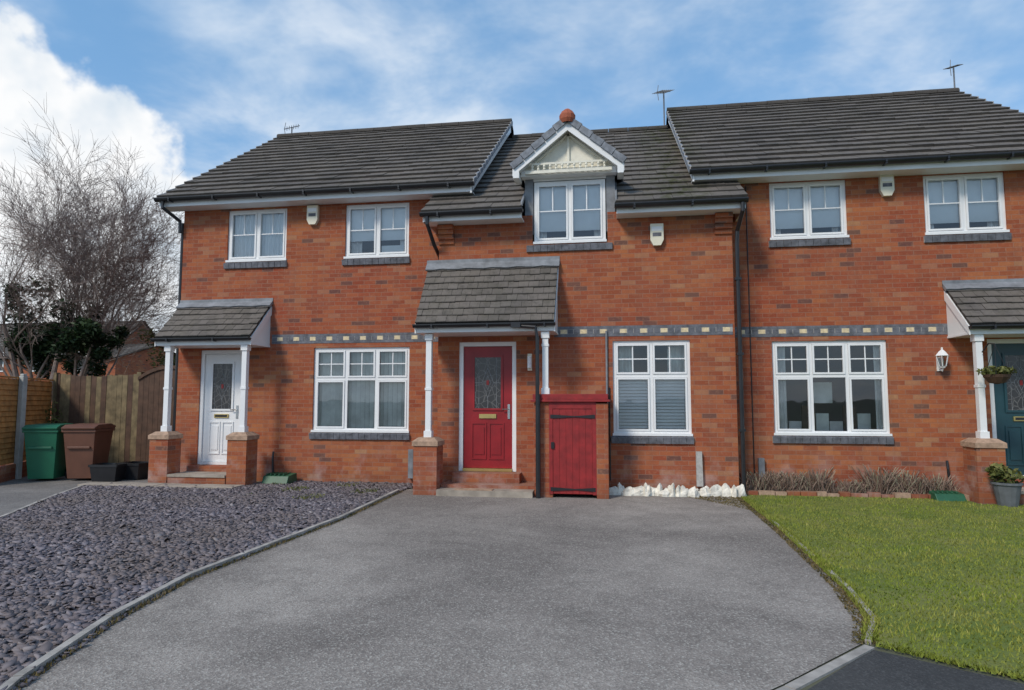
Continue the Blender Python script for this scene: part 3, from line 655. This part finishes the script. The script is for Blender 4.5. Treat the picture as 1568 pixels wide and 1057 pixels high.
def chips(name,poly,n,s0,s1,mat,zb=.012,tilt=.28,th=.22):
    x,y=sample(poly,n); s=np.random.uniform(s0,s1,n)*(.7+.6*np.random.rand(n)); th_=s*th; ang=np.random.rand(n)*6.283; asp=np.random.uniform(.4,.85,n)
    k=5; vs=np.zeros((n,2*k,3)); tx=np.random.randn(n)*tilt; ty=np.random.randn(n)*tilt; zc=zb+np.random.uniform(.15,.8,n)*s*.5
    for i in range(k):
        a=6.283*i/k+np.random.uniform(-.35,.35,n); lx=np.cos(a)*s*np.random.uniform(.7,1.1,n); ly=np.sin(a)*s*asp
        gx=lx*np.cos(ang)-ly*np.sin(ang); gy=lx*np.sin(ang)+ly*np.cos(ang)
        for j,h in ((0,1),(1,-1)):
            vs[:,i+j*k,0]=x+gx; vs[:,i+j*k,1]=y+gy; vs[:,i+j*k,2]=zc+gx*tx+gy*ty+h*th_*.5
    base=(np.arange(n)*2*k)[:,None]
    tris=[base+np.array([[0,1,2]]),base+np.array([[0,2,3]]),base+np.array([[0,3,4]])]
    for i in range(k): a_,b_,c_,d_=i,i+k,(i+1)%k+k,(i+1)%k; tris+= [base+np.array([[a_,b_,c_]]),base+np.array([[a_,c_,d_]])]
    F=np.concatenate(tris,0); rn=np.repeat(np.clip(np.random.beta(2,2.2,n),0,1),2*k)
    npmesh(name,vs.reshape(-1,3),F,rn,mat)
chips('slate_gravel',gravel,46000,.016,.042,'slate')
def blades(name,poly,n,h0,h1,mat,zb=.016,w=.006,bias=None,parent=None,rshift=0):
    x,y=sample(poly,n,bias); h=np.random.uniform(h0,h1,n); a=np.random.rand(n)*6.283; l=np.random.uniform(.1,.9,n)*h; b_=np.random.rand(n)*6.283
    cl=np.array([mnoise.noise((float(p)*2.2,float(q)*2.2,0))+.6*mnoise.noise((float(p)*7,float(q)*7,4)) for p,q in zip(x,y)]); h=h*(1+.5*cl)
    v=np.zeros((n,3,3)); v[:,0]=np.stack([x-np.cos(a)*w,y-np.sin(a)*w,np.full(n,zb)],1); v[:,1]=np.stack([x+np.cos(a)*w,y+np.sin(a)*w,np.full(n,zb)],1)
    v[:,2]=np.stack([x+np.cos(b_)*l,y+np.sin(b_)*l,zb+h],1)
    rn=np.clip(.5+.45*cl+np.random.randn(n)*.2+rshift,0,1)
    npmesh(name,v.reshape(-1,3),np.arange(n*3).reshape(n,3),np.repeat(rn,3),mat,parent)
vis=lambda x,y: np.where(x<9.5,np.clip(1.4-.11*(y+7)-.05*x,.15,1),.05)
blades('grass',lawn,120000,.010,.028,'grass',w=.0055,bias=vis)
def line_poly(pts,w): 
    return [(x-w,y) for x,y in pts]+[(x+w,y) for x,y in pts[::-1]]
redge=[(1.85,-.3),(1.82,-3.03),(1.74,-5.18),(1.62,-6.0),(1.47,-6.4)]
blades('moss_litter',line_poly(redge,.07),4200,.004,.02,'moss',w=.010)
blades('moss_litter',[(1.2,-.5),(1.9,-1.6),(1.9,-.1),(1.0,-.25)],1600,.003,.014,'moss',zb=.008,w=.012)
blades('grass',line_poly([(1.90,-.3),(1.87,-3.03),(1.79,-5.18),(1.70,-5.9),(1.52,-6.36)],.05),5000,.015,.042,'grass',w=.006)
blades('grass',line_poly([(1.56,-6.40),(1.84,-6.62),(2.13,-6.80),(4,-7.92),(8,-9.92)],.07),4000,.015,.042,'grass',w=.006)
blades('weeds',line_poly([(x+.05,y) for x,y in ledge],.03),2200,.006,.03,'moss',w=.007)
blades('weeds',[(-5.6,-1.6),(-3.6,-1.6),(-3.6,.2),(-6,.2)],1000,.01,.045,'leafolive',zb=.02,w=.012,bias=lambda x,y: (np.sin(x*5.1)*np.sin(y*4.3+1)>.45)*1.)
sheet('flower_bed',[(1.96,.06),(5.15,.06),(5.15,.499),(1.96,.499)],.05,'soil')
b=B(); 
x=1.98
while x<5.12: 
    wd=random.uniform(.12,.24); b.box(x,x+wd,.0+random.uniform(0,.02),.10,0,.07+random.uniform(-.015,.02),'stone' if random.random()<.5 else 'brick'); x+=wd+.012
b.obj('garden_edging')
def stems(name,poly,n,h0,h1,mat,zb=.05,fr_=1.7):
    x,y=sample(poly,n); b_=np.random.rand(n)*6.283; cl=np.array([mnoise.noise((float(p)*fr_,3.1,0)) for p in x]); h=np.random.uniform(h0,h1,n)*(1+1.6*cl); h=np.clip(h,.02,1); l=np.random.uniform(.2,1.1,n)*h; w=.0035; a=np.random.rand(n)*6.283
    v=np.zeros((n,4,3)); v[:,0]=np.stack([x-np.cos(a)*w,y-np.sin(a)*w,np.full(n,zb)],1); v[:,1]=np.stack([x+np.cos(a)*w,y+np.sin(a)*w,np.full(n,zb)],1)
    v[:,2]=np.stack([x+np.cos(b_)*l+np.cos(a)*w*1.6,y+np.sin(b_)*l*.5+np.sin(a)*w*1.6,zb+h],1); v[:,3]=np.stack([x+np.cos(b_)*l-np.cos(a)*w*1.6,y+np.sin(b_)*l*.5-np.sin(a)*w*1.6,zb+h],1)
    npmesh(name,v.reshape(-1,3),np.arange(n*4).reshape(n,4),np.repeat(np.random.rand(n),4),mat)
stems('lavender_plants',[(2.0,.15),(5.1,.15),(5.1,.45),(2.0,.45)],3600,.06,.26,'drytwig',fr_=3.1)
leaves('shrub_foliage',[((2.3+.45*k+random.uniform(-.1,.1),.27,.10+random.uniform(0,.08)),(.2,.12,.09)) for k in range(6)],1300,.020,'drytwig')
# loose painted border stones
def lump(b,cx,cy,rx,ry,rz,mat):
    n1,n2=9,5; off=random.random()*50; P=[]
    for i in range(n2+1):
        ph=math.pi*.5*i/n2; row=[]
        for j in range(n1):
            th=6.283*j/n1; d=Vector((math.cos(th)*math.cos(ph),math.sin(th)*math.cos(ph),math.sin(ph)))
            f_=1+.38*mnoise.noise(d*1.6+Vector((off,0,0))); row.append((cx+d.x*rx*f_,cy+d.y*ry*f_,d.z*rz*f_))
        P.append(row)
    for i in range(n2):
        for j in range(n1): k=(j+1)%n1; b.poly([P[i][j],P[i][k],P[i+1][k],P[i+1][j]],mat)
b=B(); x=-.14
while x<1.86:
    wd=random.uniform(.05,.15); lump(b,x+wd*.6,-.22+random.uniform(-.05,.03)+.08*(x>1.2),wd,random.uniform(.07,.11),random.uniform(.10,.20),'whitestone'); x+=wd*1.25
b.obj('border_stones')
sheet('flower_bed',[(-.1,-.22),(1.85,-.15),(1.85,-.002),(-.1,-.002)],.09,'soil')
def cover(x,y,w,d,h):
    b=B(); b.prism([(y-d/2,0),(y+d/2,0),(y+d/2-.02,h),(y-d/2+.08,h*.85)],0,x-w/2,x+w/2,'boxgreen')
    for k in range(5): b.box(x-w/2+.04+k*(w-.08)/5,x-w/2+.06+k*(w-.08)/5,y-d/2+.09,y+d/2-.03,h*.86,h+.012,'boxgreen')
    b.obj('drain_cover',bevel=.008)
cover(-5.95,.22,.48,.40,.18); cover(4.85,-.05,.40,.3,.13)

# ================================================================== left side: fence, gate, bins
def lapfence(p,q,h,z0):
    p=Vector((*p,0));q=Vector((*q,0)); d=q-p; L=d.length; T=Matrix.Translation(p)@Matrix.Rotation(math.atan2(d.y,d.x),4,'Z')
    b=B(); z=z0
    while z<h-.05:
        for s in (1,-1):
            b.prism([(s*-.004,z),(s*.010,z),(s*.022,z+.012),(s*.004,z+.115),(s*-.002,z+.115)],0,.02,L-.02,'fenceorange',T)
        z+=.098
    x=.02
    while x<L: b.box(x,x+.04,-.04,-.025,z0,h,'fenceorange',T); x+=L/3-.02
    b.box(0,L,-.03,.03,h,h+.03,'fenceorange',T); return b
pa=(-11.98,1.55); pb=(-11.35,.2); pc=(-10.8,-1.0)
lapfence(pa,pb,1.9,.30).obj('lap_fence'); lapfence(pb,pc,1.9,.30).obj('lap_fence')
b=B(); strip(b,[pa,pb,pc],.16,.29,'brick'); b.obj('garden_wall')
b=B(); Tp=Matrix.Translation((-11.20,.10,0)); b.prism([(-.05,-.05),(.05,-.05),(.05,.05),(-.05,.05)],2,0,1.95,'concrete',Tp); b.prism([(-.04,-.04),(.04,-.04),(.04,.04),(-.04,.04)],2,1.951,1.99,'concrete',Tp); b.obj('fence_post',bevel=.01)
b=B(); x=-11.95
while x<-9.95:
    h=2.02+random.uniform(-.02,.02)+.02*math.sin(x*3); b.box(x,x+.118,1.60+random.uniform(0,.01),1.622,.06,h,'fencebrown' if random.random()<.8 else 'gatebrown'); x+=.125
b.box(-11.95,-9.95,1.63,1.68,.4,.48,'fencebrown'); b.box(-11.95,-9.95,1.63,1.68,1.5,1.58,'fencebrown'); b.box(-11.97,-11.9,1.57,1.67,0,2.08,'fencebrown'); b.box(-9.97,-9.87,1.57,1.67,0,2.08,'fencebrown')
b.obj('board_fence')
b=B(); x0=-9.86;x1=-8.42; n_=12; w_=(x1-x0)/n_
for k in range(n_):
    c=(k+.5)/n_*2-1; h=1.92+.24*(1-c*c); b.box(x0+k*w_+.003,x0+(k+1)*w_-.003,1.50,1.52,.07,h,'gatebrown')
for k in range(n_):
    c0=k/n_*2-1;c1=(k+1)/n_*2-1; z0=1.90+.24*(1-c0*c0); z1=1.90+.24*(1-c1*c1)
    b.prism([(x0+k*w_,z0),(x0+(k+1)*w_,z1),(x0+(k+1)*w_,z1+.07),(x0+k*w_,z0+.07)],1,1.47,1.535,'gatebrown')
for z in (.3,1.1,1.75): b.box(x0,x1,1.521,1.55,z,z+.1,'gatebrown')
b.box(x1+.0,x1+.12,1.45,1.57,0,2.0,'gatebrown'); b.box(x0+.65,x0+.72,1.47,1.499,.95,1.15,'black')
b.obj('garden_gate')
def bin_(x,y,mat,rot):
    T=Matrix.Translation((x,y,0))@Matrix.Rotation(rot,4,'Z'); b=B()
    def frus(w0,d0,z0,w1,d1,z1,yo=0):
        P=[T@Vector(p) for p in ((-w0,-d0,z0),(w0,-d0,z0),(w0,d0,z0),(-w0,d0,z0),(-w1,-d1+yo,z1),(w1,-d1+yo,z1),(w1,d1+yo,z1),(-w1,d1+yo,z1))]
        for f in ((0,1,5,4),(1,2,6,5),(2,3,7,6),(3,0,4,7),(4,5,6,7),(3,2,1,0)): b.poly([P[i] for i in f],mat)
    frus(.215,.24,.05,.28,.33,.93); b.box(-.30,.30,-.35,.34,.90,.945,mat,T)
    b.prism([(-.37,.95),(.36,.95),(.36,1.0),(.2,1.045),(-.25,1.035),(-.38,.985)],0,-.295,.295,mat,T)
    b.box(-.20,.20,-.335,-.30,.60,.64,mat,T)
    b.tube([T@Vector((-.27,.42,.98)),T@Vector((.27,.42,.98))],.02,mat,8)
    for s in (-1,1):
        c=T@Vector((s*.26,.22,.10)); d=(T.to_3x3()@Vector((1,0,0)))*.03
        b.tube([c-d,c+d],.10,'black',14); b.box(s*.24-.02,s*.24+.02,.30,.43,.90,.99,mat,T)
    b.obj('wheelie_bin',bevel=.012,merge=True)
bin_(-10.50,.05,'bingreen',R(18)); bin_(-9.83,.22,'binbrown',R(14))
def crate(x,y,rot):
    T=Matrix.Translation((x,y,0))@Matrix.Rotation(rot,4,'Z'); b=B()
    o=[(-.21,-.16,.01),(.21,-.16,.01),(.21,.16,.01),(-.21,.16,.01)]; t_=[(-.25,-.19,.31),(.25,-.19,.31),(.25,.19,.31),(-.25,.19,.31)]; i_=[(-.225,-.165,.31),(.225,-.165,.31),(.225,.165,.31),(-.225,.165,.31)]; ib=[(-.19,-.14,.03),(.19,-.14,.03),(.19,.14,.03),(-.19,.14,.03)]
    o,t_,i_,ib=[[T@Vector(p) for p in q] for q in (o,t_,i_,ib)]
    for k in range(4):
        j=(k+1)%4
        for A,C in ((o,t_),(t_,i_),(i_,ib)): b.poly([A[k],A[j],C[j],C[k]],'black')
    b.poly(ib,'black'); b.box(-.26,.26,-.2,-.185,.27,.315,'black',T); b.box(-.26,.26,.185,.2,.27,.315,'black',T); b.box(-.265,-.25,-.2,.2,.27,.315,'black',T); b.box(.25,.265,-.2,.2,.27,.315,'black',T)
    b.obj('recycling_box')
crate(-9.28,.12,.15); crate(-9.0,.45,-.1)

# ================================================================== tree
def tree(name,base,stems_,seed,H,spread,depth=5,leaf=None):
    random.seed(seed); root=empty(name); b=B()
    def grow(p,d,r,L,lev):
        nseg=5 if lev<3 else 3; pts=[p];rad=[r]; dd=d.copy(); q=p.copy()
        for i in range(nseg):
            up=.10 if lev<2 else .04
            dd=(dd+Vector((random.gauss(0,.14),random.gauss(0,.14),random.gauss(0,.10)+up*(1 if lev<4 else -1)))).normalized(); q=q+dd*L/nseg; pts.append(q.copy()); rad.append(r*(1-.62*(i+1)/nseg))
        b.tube(pts,rad,'bark',7 if lev==0 else 5 if lev<3 else 3,cap=False)
        if lev>=depth: return
        nch=[6,6,6,5,4][lev]
        for c in range(nch):
            t=random.uniform(.22,1.0) if c else 1.0; i=min(nseg-1,int(t*nseg)); f=t*nseg-i
            o=pts[i].lerp(pts[i+1],min(1,f)); ax_=Vector((random.gauss(0,1),random.gauss(0,1),random.gauss(0,1))).normalized()
            dr=(pts[i+1]-pts[i]).normalized(); nd=(Matrix.Rotation(random.uniform(.35,.85)*(1 if c else .4),3,dr.cross(ax_).normalized())@dr)
            nd.z+=.08; nd.normalize()
            grow(o,nd,max(.0045,rad[i]*random.uniform(.42,.6)),L*random.uniform(.50,.72),lev+1)
    for k in range(stems_):
        a=6.283*k/stems_+random.random(); d=Vector((math.cos(a)*spread,math.sin(a)*spread,1)).normalized()
        grow(Vector(base)+Vector((math.cos(a)*.1,math.sin(a)*.1,-.05)),d,.11,H*.44,0)
    b.obj('trunk_and_branches',root,smooth=True); return root
tree('bare_tree',(-14.2,4.2,0),4,11,8.3,.48,5)
def bushcent(c,r,n,sub):
    return [((c[0]+random.gauss(0,1)*r[0]*.55,c[1]+random.gauss(0,1)*r[1]*.55,c[2]+random.gauss(0,1)*r[2]*.55),(sub*random.uniform(.6,1.3),)*3) for _ in range(n)]
random.seed(5)
hs=empty('holly_bush'); leaves('foliage',bushcent((-15.0,3.8,3.0),(1.3,.8,.9),30,.34)+bushcent((-13.7,3.6,3.1),(.9,.6,.7),16,.26)+bushcent((-12.6,3.4,3.0),(.8,.6,.4),14,.22),12000,.07,'leafdark',hs,extra=1)
b=B(); b.tube([(-14.2,3.6,0),(-14.1,3.6,1.2),(-13.8,3.6,2.9)],[.12,.09,.04],'bark'); b.tube([(-14.2,3.6,.3),(-13.2,3.5,1.7),(-12.7,3.4,2.9)],[.07,.05,.02],'bark'); b.tube([(-14.2,3.6,.3),(-14.8,3.7,1.7),(-15.2,3.7,2.9)],[.07,.05,.02],'bark'); b.obj('trunk',hs)
hs=empty('garden_shrub'); leaves('foliage',bushcent((-11.6,5.4,2.3),(1.0,.5,.8),30,.30)+bushcent((-10.9,5.4,2.4),(.7,.5,.8),18,.3),6500,.05,'leafolive',hs,extra=1)
b=B(); b.tube([(-11.6,5.2,0),(-11.6,5.2,1.2),(-11.3,5.2,2.2)],[.06,.05,.02],'bark'); b.obj('trunk',hs)
hs=empty('climbing_shrub'); leaves('foliage',bushcent((-12.0,1.4,.9),(.5,.15,.45),14,.2),1500,.04,'leafolive',hs,extra=1)
def farhouse(x0,x1,y0,y1,he,hr_):
    e=empty('brick_house'); b=B(); wall(b,x0,x1,0,he,y0,[]); 
    for X in (x0,x1): b.poly([(X,y0,0),(X,y1,0),(X,y1,he),(X,(y0+y1)/2,hr_),(X,y0,he)],'brick')
    b.poly([(x0,y1,0),(x1,y1,0),(x1,y1,he),(x0,y1,he)],'brick')
    x=x0+1.2
    while x<x1-2:
        for z in [1.0,3.2][:2 if he>4 else 1]:
            b.box(x,x+1.4,y0-.03,y0+.05,z,z+1.2,'white'); b.box(x+.08,x+.66,y0-.04,y0-.031,z+.08,z+1.12,'doorglass'); b.box(x+.74,x+1.32,y0-.04,y0-.031,z+.08,z+1.12,'doorglass')
        x+=3.2
    b.obj('walls',e); r=B(); ym=(y0+y1)/2; V=Vector((0,ym-y0+.3,hr_-he+.15)); roof(r,(x0-.2,y0-.3,he-.1),(1,0,0),V,x1-x0+.4,V.length,12,tw=.6); roof(r,(x0-.2,y1+.3,he-.1),(1,0,0),(0,-V.y,V.z),x1-x0+.4,V.length,12,tw=.6); ridge(r,x0-.2,x1+.2,ym,hr_+.08); r.obj('tiled_roof',e)
farhouse(-43,-29.5,24,31,4.1,5.0)
farhouse(-50,-37,32,39,4.9,7.6)
hs=empty('distant_trees'); leaves('foliage',bushcent((-36,48,2.5),(20,2,2.0),90,1.4),8000,.3,'leafolive',hs,extra=1)

# ================================================================== sky, sun, camera
w=bpy.data.worlds.new('World'); sc.world=w; w.use_nodes=True; nt=w.node_tree; N=nt.nodes; Lk=nt.links
for x in list(N): N.remove(x)
el=R(42); az=R(212)
sky=N.new('ShaderNodeTexSky'); sky.sky_type='NISHITA'; sky.sun_disc=False; sky.sun_elevation=el; sky.sun_rotation=az; sky.dust_density=.4; sky.ozone_density=1.6; sky.air_density=1.1
tc=N.new('ShaderNodeTexCoord')
def vm(op,a,b=None):
    n=N.new('ShaderNodeVectorMath'); n.operation=op
    for i,v in enumerate((a,b)):
        if v is None: continue
        if isinstance(v,tuple): n.inputs[i].default_value=v
        else: Lk.new(v,n.inputs[i])
    return n
def mt(op,a,b=None,clamp=False,c=None):
    n=N.new('ShaderNodeMath'); n.operation=op; n.use_clamp=clamp
    for i,v in enumerate((a,b,c)):
        if v is None: continue
        if isinstance(v,(int,float)): n.inputs[i].default_value=v
        else: Lk.new(v,n.inputs[i])
    return n.outputs[0]
def mr(v,a,b,c=0.,d=1.,sm=True):
    n=N.new('ShaderNodeMapRange'); Lk.new(v,n.inputs[0]); n.interpolation_type='SMOOTHSTEP' if sm else 'LINEAR'
    for i,x in enumerate((a,b,c,d)): n.inputs[i+1].default_value=x
    return n.outputs[0]
def nz(vec,scale,det=6,ro=.55,dist=0):
    n=N.new('ShaderNodeTexNoise'); n.inputs['Scale'].default_value=scale; n.inputs['Detail'].default_value=det; n.inputs['Roughness'].default_value=ro; n.inputs['Distortion'].default_value=dist; Lk.new(vec,n.inputs['Vector']); return n.outputs['Fac']
D=vm('NORMALIZE',tc.outputs['Generated']).outputs[0]
sp=N.new('ShaderNodeSeparateXYZ'); Lk.new(D,sp.inputs[0])
zz=mt('ADD',mt('MAXIMUM',sp.outputs[2],0),.22)
pl=N.new('ShaderNodeCombineXYZ'); Lk.new(mt('DIVIDE',sp.outputs[0],zz),pl.inputs[0]); Lk.new(mt('DIVIDE',sp.outputs[1],zz),pl.inputs[1]); pl.inputs[2].default_value=3.3
wsp=nz(pl.outputs[0],.9,4,.55,.3); wsp2=nz(pl.outputs[0],3.0,5,.6,.2)
thin=mr(mt('ADD',mt('MULTIPLY',wsp,.68),mt('MULTIPLY',wsp2,.32)),.44,.64,.0,.80)
dt=vm('DOT_PRODUCT',D,(-.712,.698,.080)).outputs['Value']
bil=nz(D,6,3,.5); bil2=nz(D,20,4,.55)
cum=mr(mt('ADD',dt,mt('ADD',mt('MULTIPLY',mt('SUBTRACT',bil,.5),.10),mt('MULTIPLY',mt('SUBTRACT',bil2,.5),.035))),.946,.957)
haze=mr(sp.outputs[2],.05,.42,.60,0)
bg1=N.new('ShaderNodeBackground'); Lk.new(sky.outputs[0],bg1.inputs[0]); bg1.inputs[1].default_value=.15
bgb=N.new('ShaderNodeBackground'); bgb.inputs[0].default_value=(.20,.50,.90,1); bgb.inputs[1].default_value=1.0   # even blue glow added over the whole sky to brighten it
mv=N.new('ShaderNodeMixShader'); mv.inputs[0].default_value=.45; Lk.new(bg1.outputs[0],mv.inputs[1]); Lk.new(bgb.outputs[0],mv.inputs[2])
cr=N.new('ShaderNodeValToRGB'); Lk.new(wsp2,cr.inputs[0]); cr.color_ramp.elements[0].position=.35; cr.color_ramp.elements[0].color=(.46,.62,.82,1); cr.color_ramp.elements[1].position=.65; cr.color_ramp.elements[1].color=(.82,.89,.97,1)
bg2=N.new('ShaderNodeBackground'); Lk.new(cr.outputs[0],bg2.inputs[0]); bg2.inputs[1].default_value=1.0
cc=N.new('ShaderNodeValToRGB'); Lk.new(nz(D,8,4,.6),cc.inputs[0]); cc.color_ramp.elements[0].position=.33; cc.color_ramp.elements[0].color=(.70,.79,.88,1); cc.color_ramp.elements[1].position=.56; cc.color_ramp.elements[1].color=(.98,.99,1,1)
bg3=N.new('ShaderNodeBackground'); Lk.new(cc.outputs[0],bg3.inputs[0]); bg3.inputs[1].default_value=1.0
m1=N.new('ShaderNodeMixShader'); Lk.new(mt('MAXIMUM',thin,haze),m1.inputs[0]); Lk.new(mv.outputs[0],m1.inputs[1]); Lk.new(bg2.outputs[0],m1.inputs[2])
m2=N.new('ShaderNodeMixShader'); Lk.new(cum,m2.inputs[0]); Lk.new(m1.outputs[0],m2.inputs[1]); Lk.new(bg3.outputs[0],m2.inputs[2])
ow=N.new('ShaderNodeOutputWorld'); Lk.new(m2.outputs[0],ow.inputs[0])
sd=bpy.data.lights.new('sun','SUN'); sd.energy=2.5; sd.angle=R(12); sd.color=(1,.92,.81); so=bpy.data.objects.new('sun',sd); sc.collection.objects.link(so)
dv=Vector((math.sin(az)*math.cos(el),math.cos(az)*math.cos(el),math.sin(el)))
so.rotation_euler=dv.to_track_quat('Z','Y').to_euler()
cd=bpy.data.cameras.new('camera'); co=bpy.data.objects.new('camera',cd); sc.collection.objects.link(co); sc.camera=co
cd.sensor_width=36; cd.lens=36*1000/1568; cd.clip_end=2000; cd.clip_start=.05
co.location=(0,-10.8,1.5); co.rotation_euler=(R(90)+math.atan(83.5/1000),0,R(9))
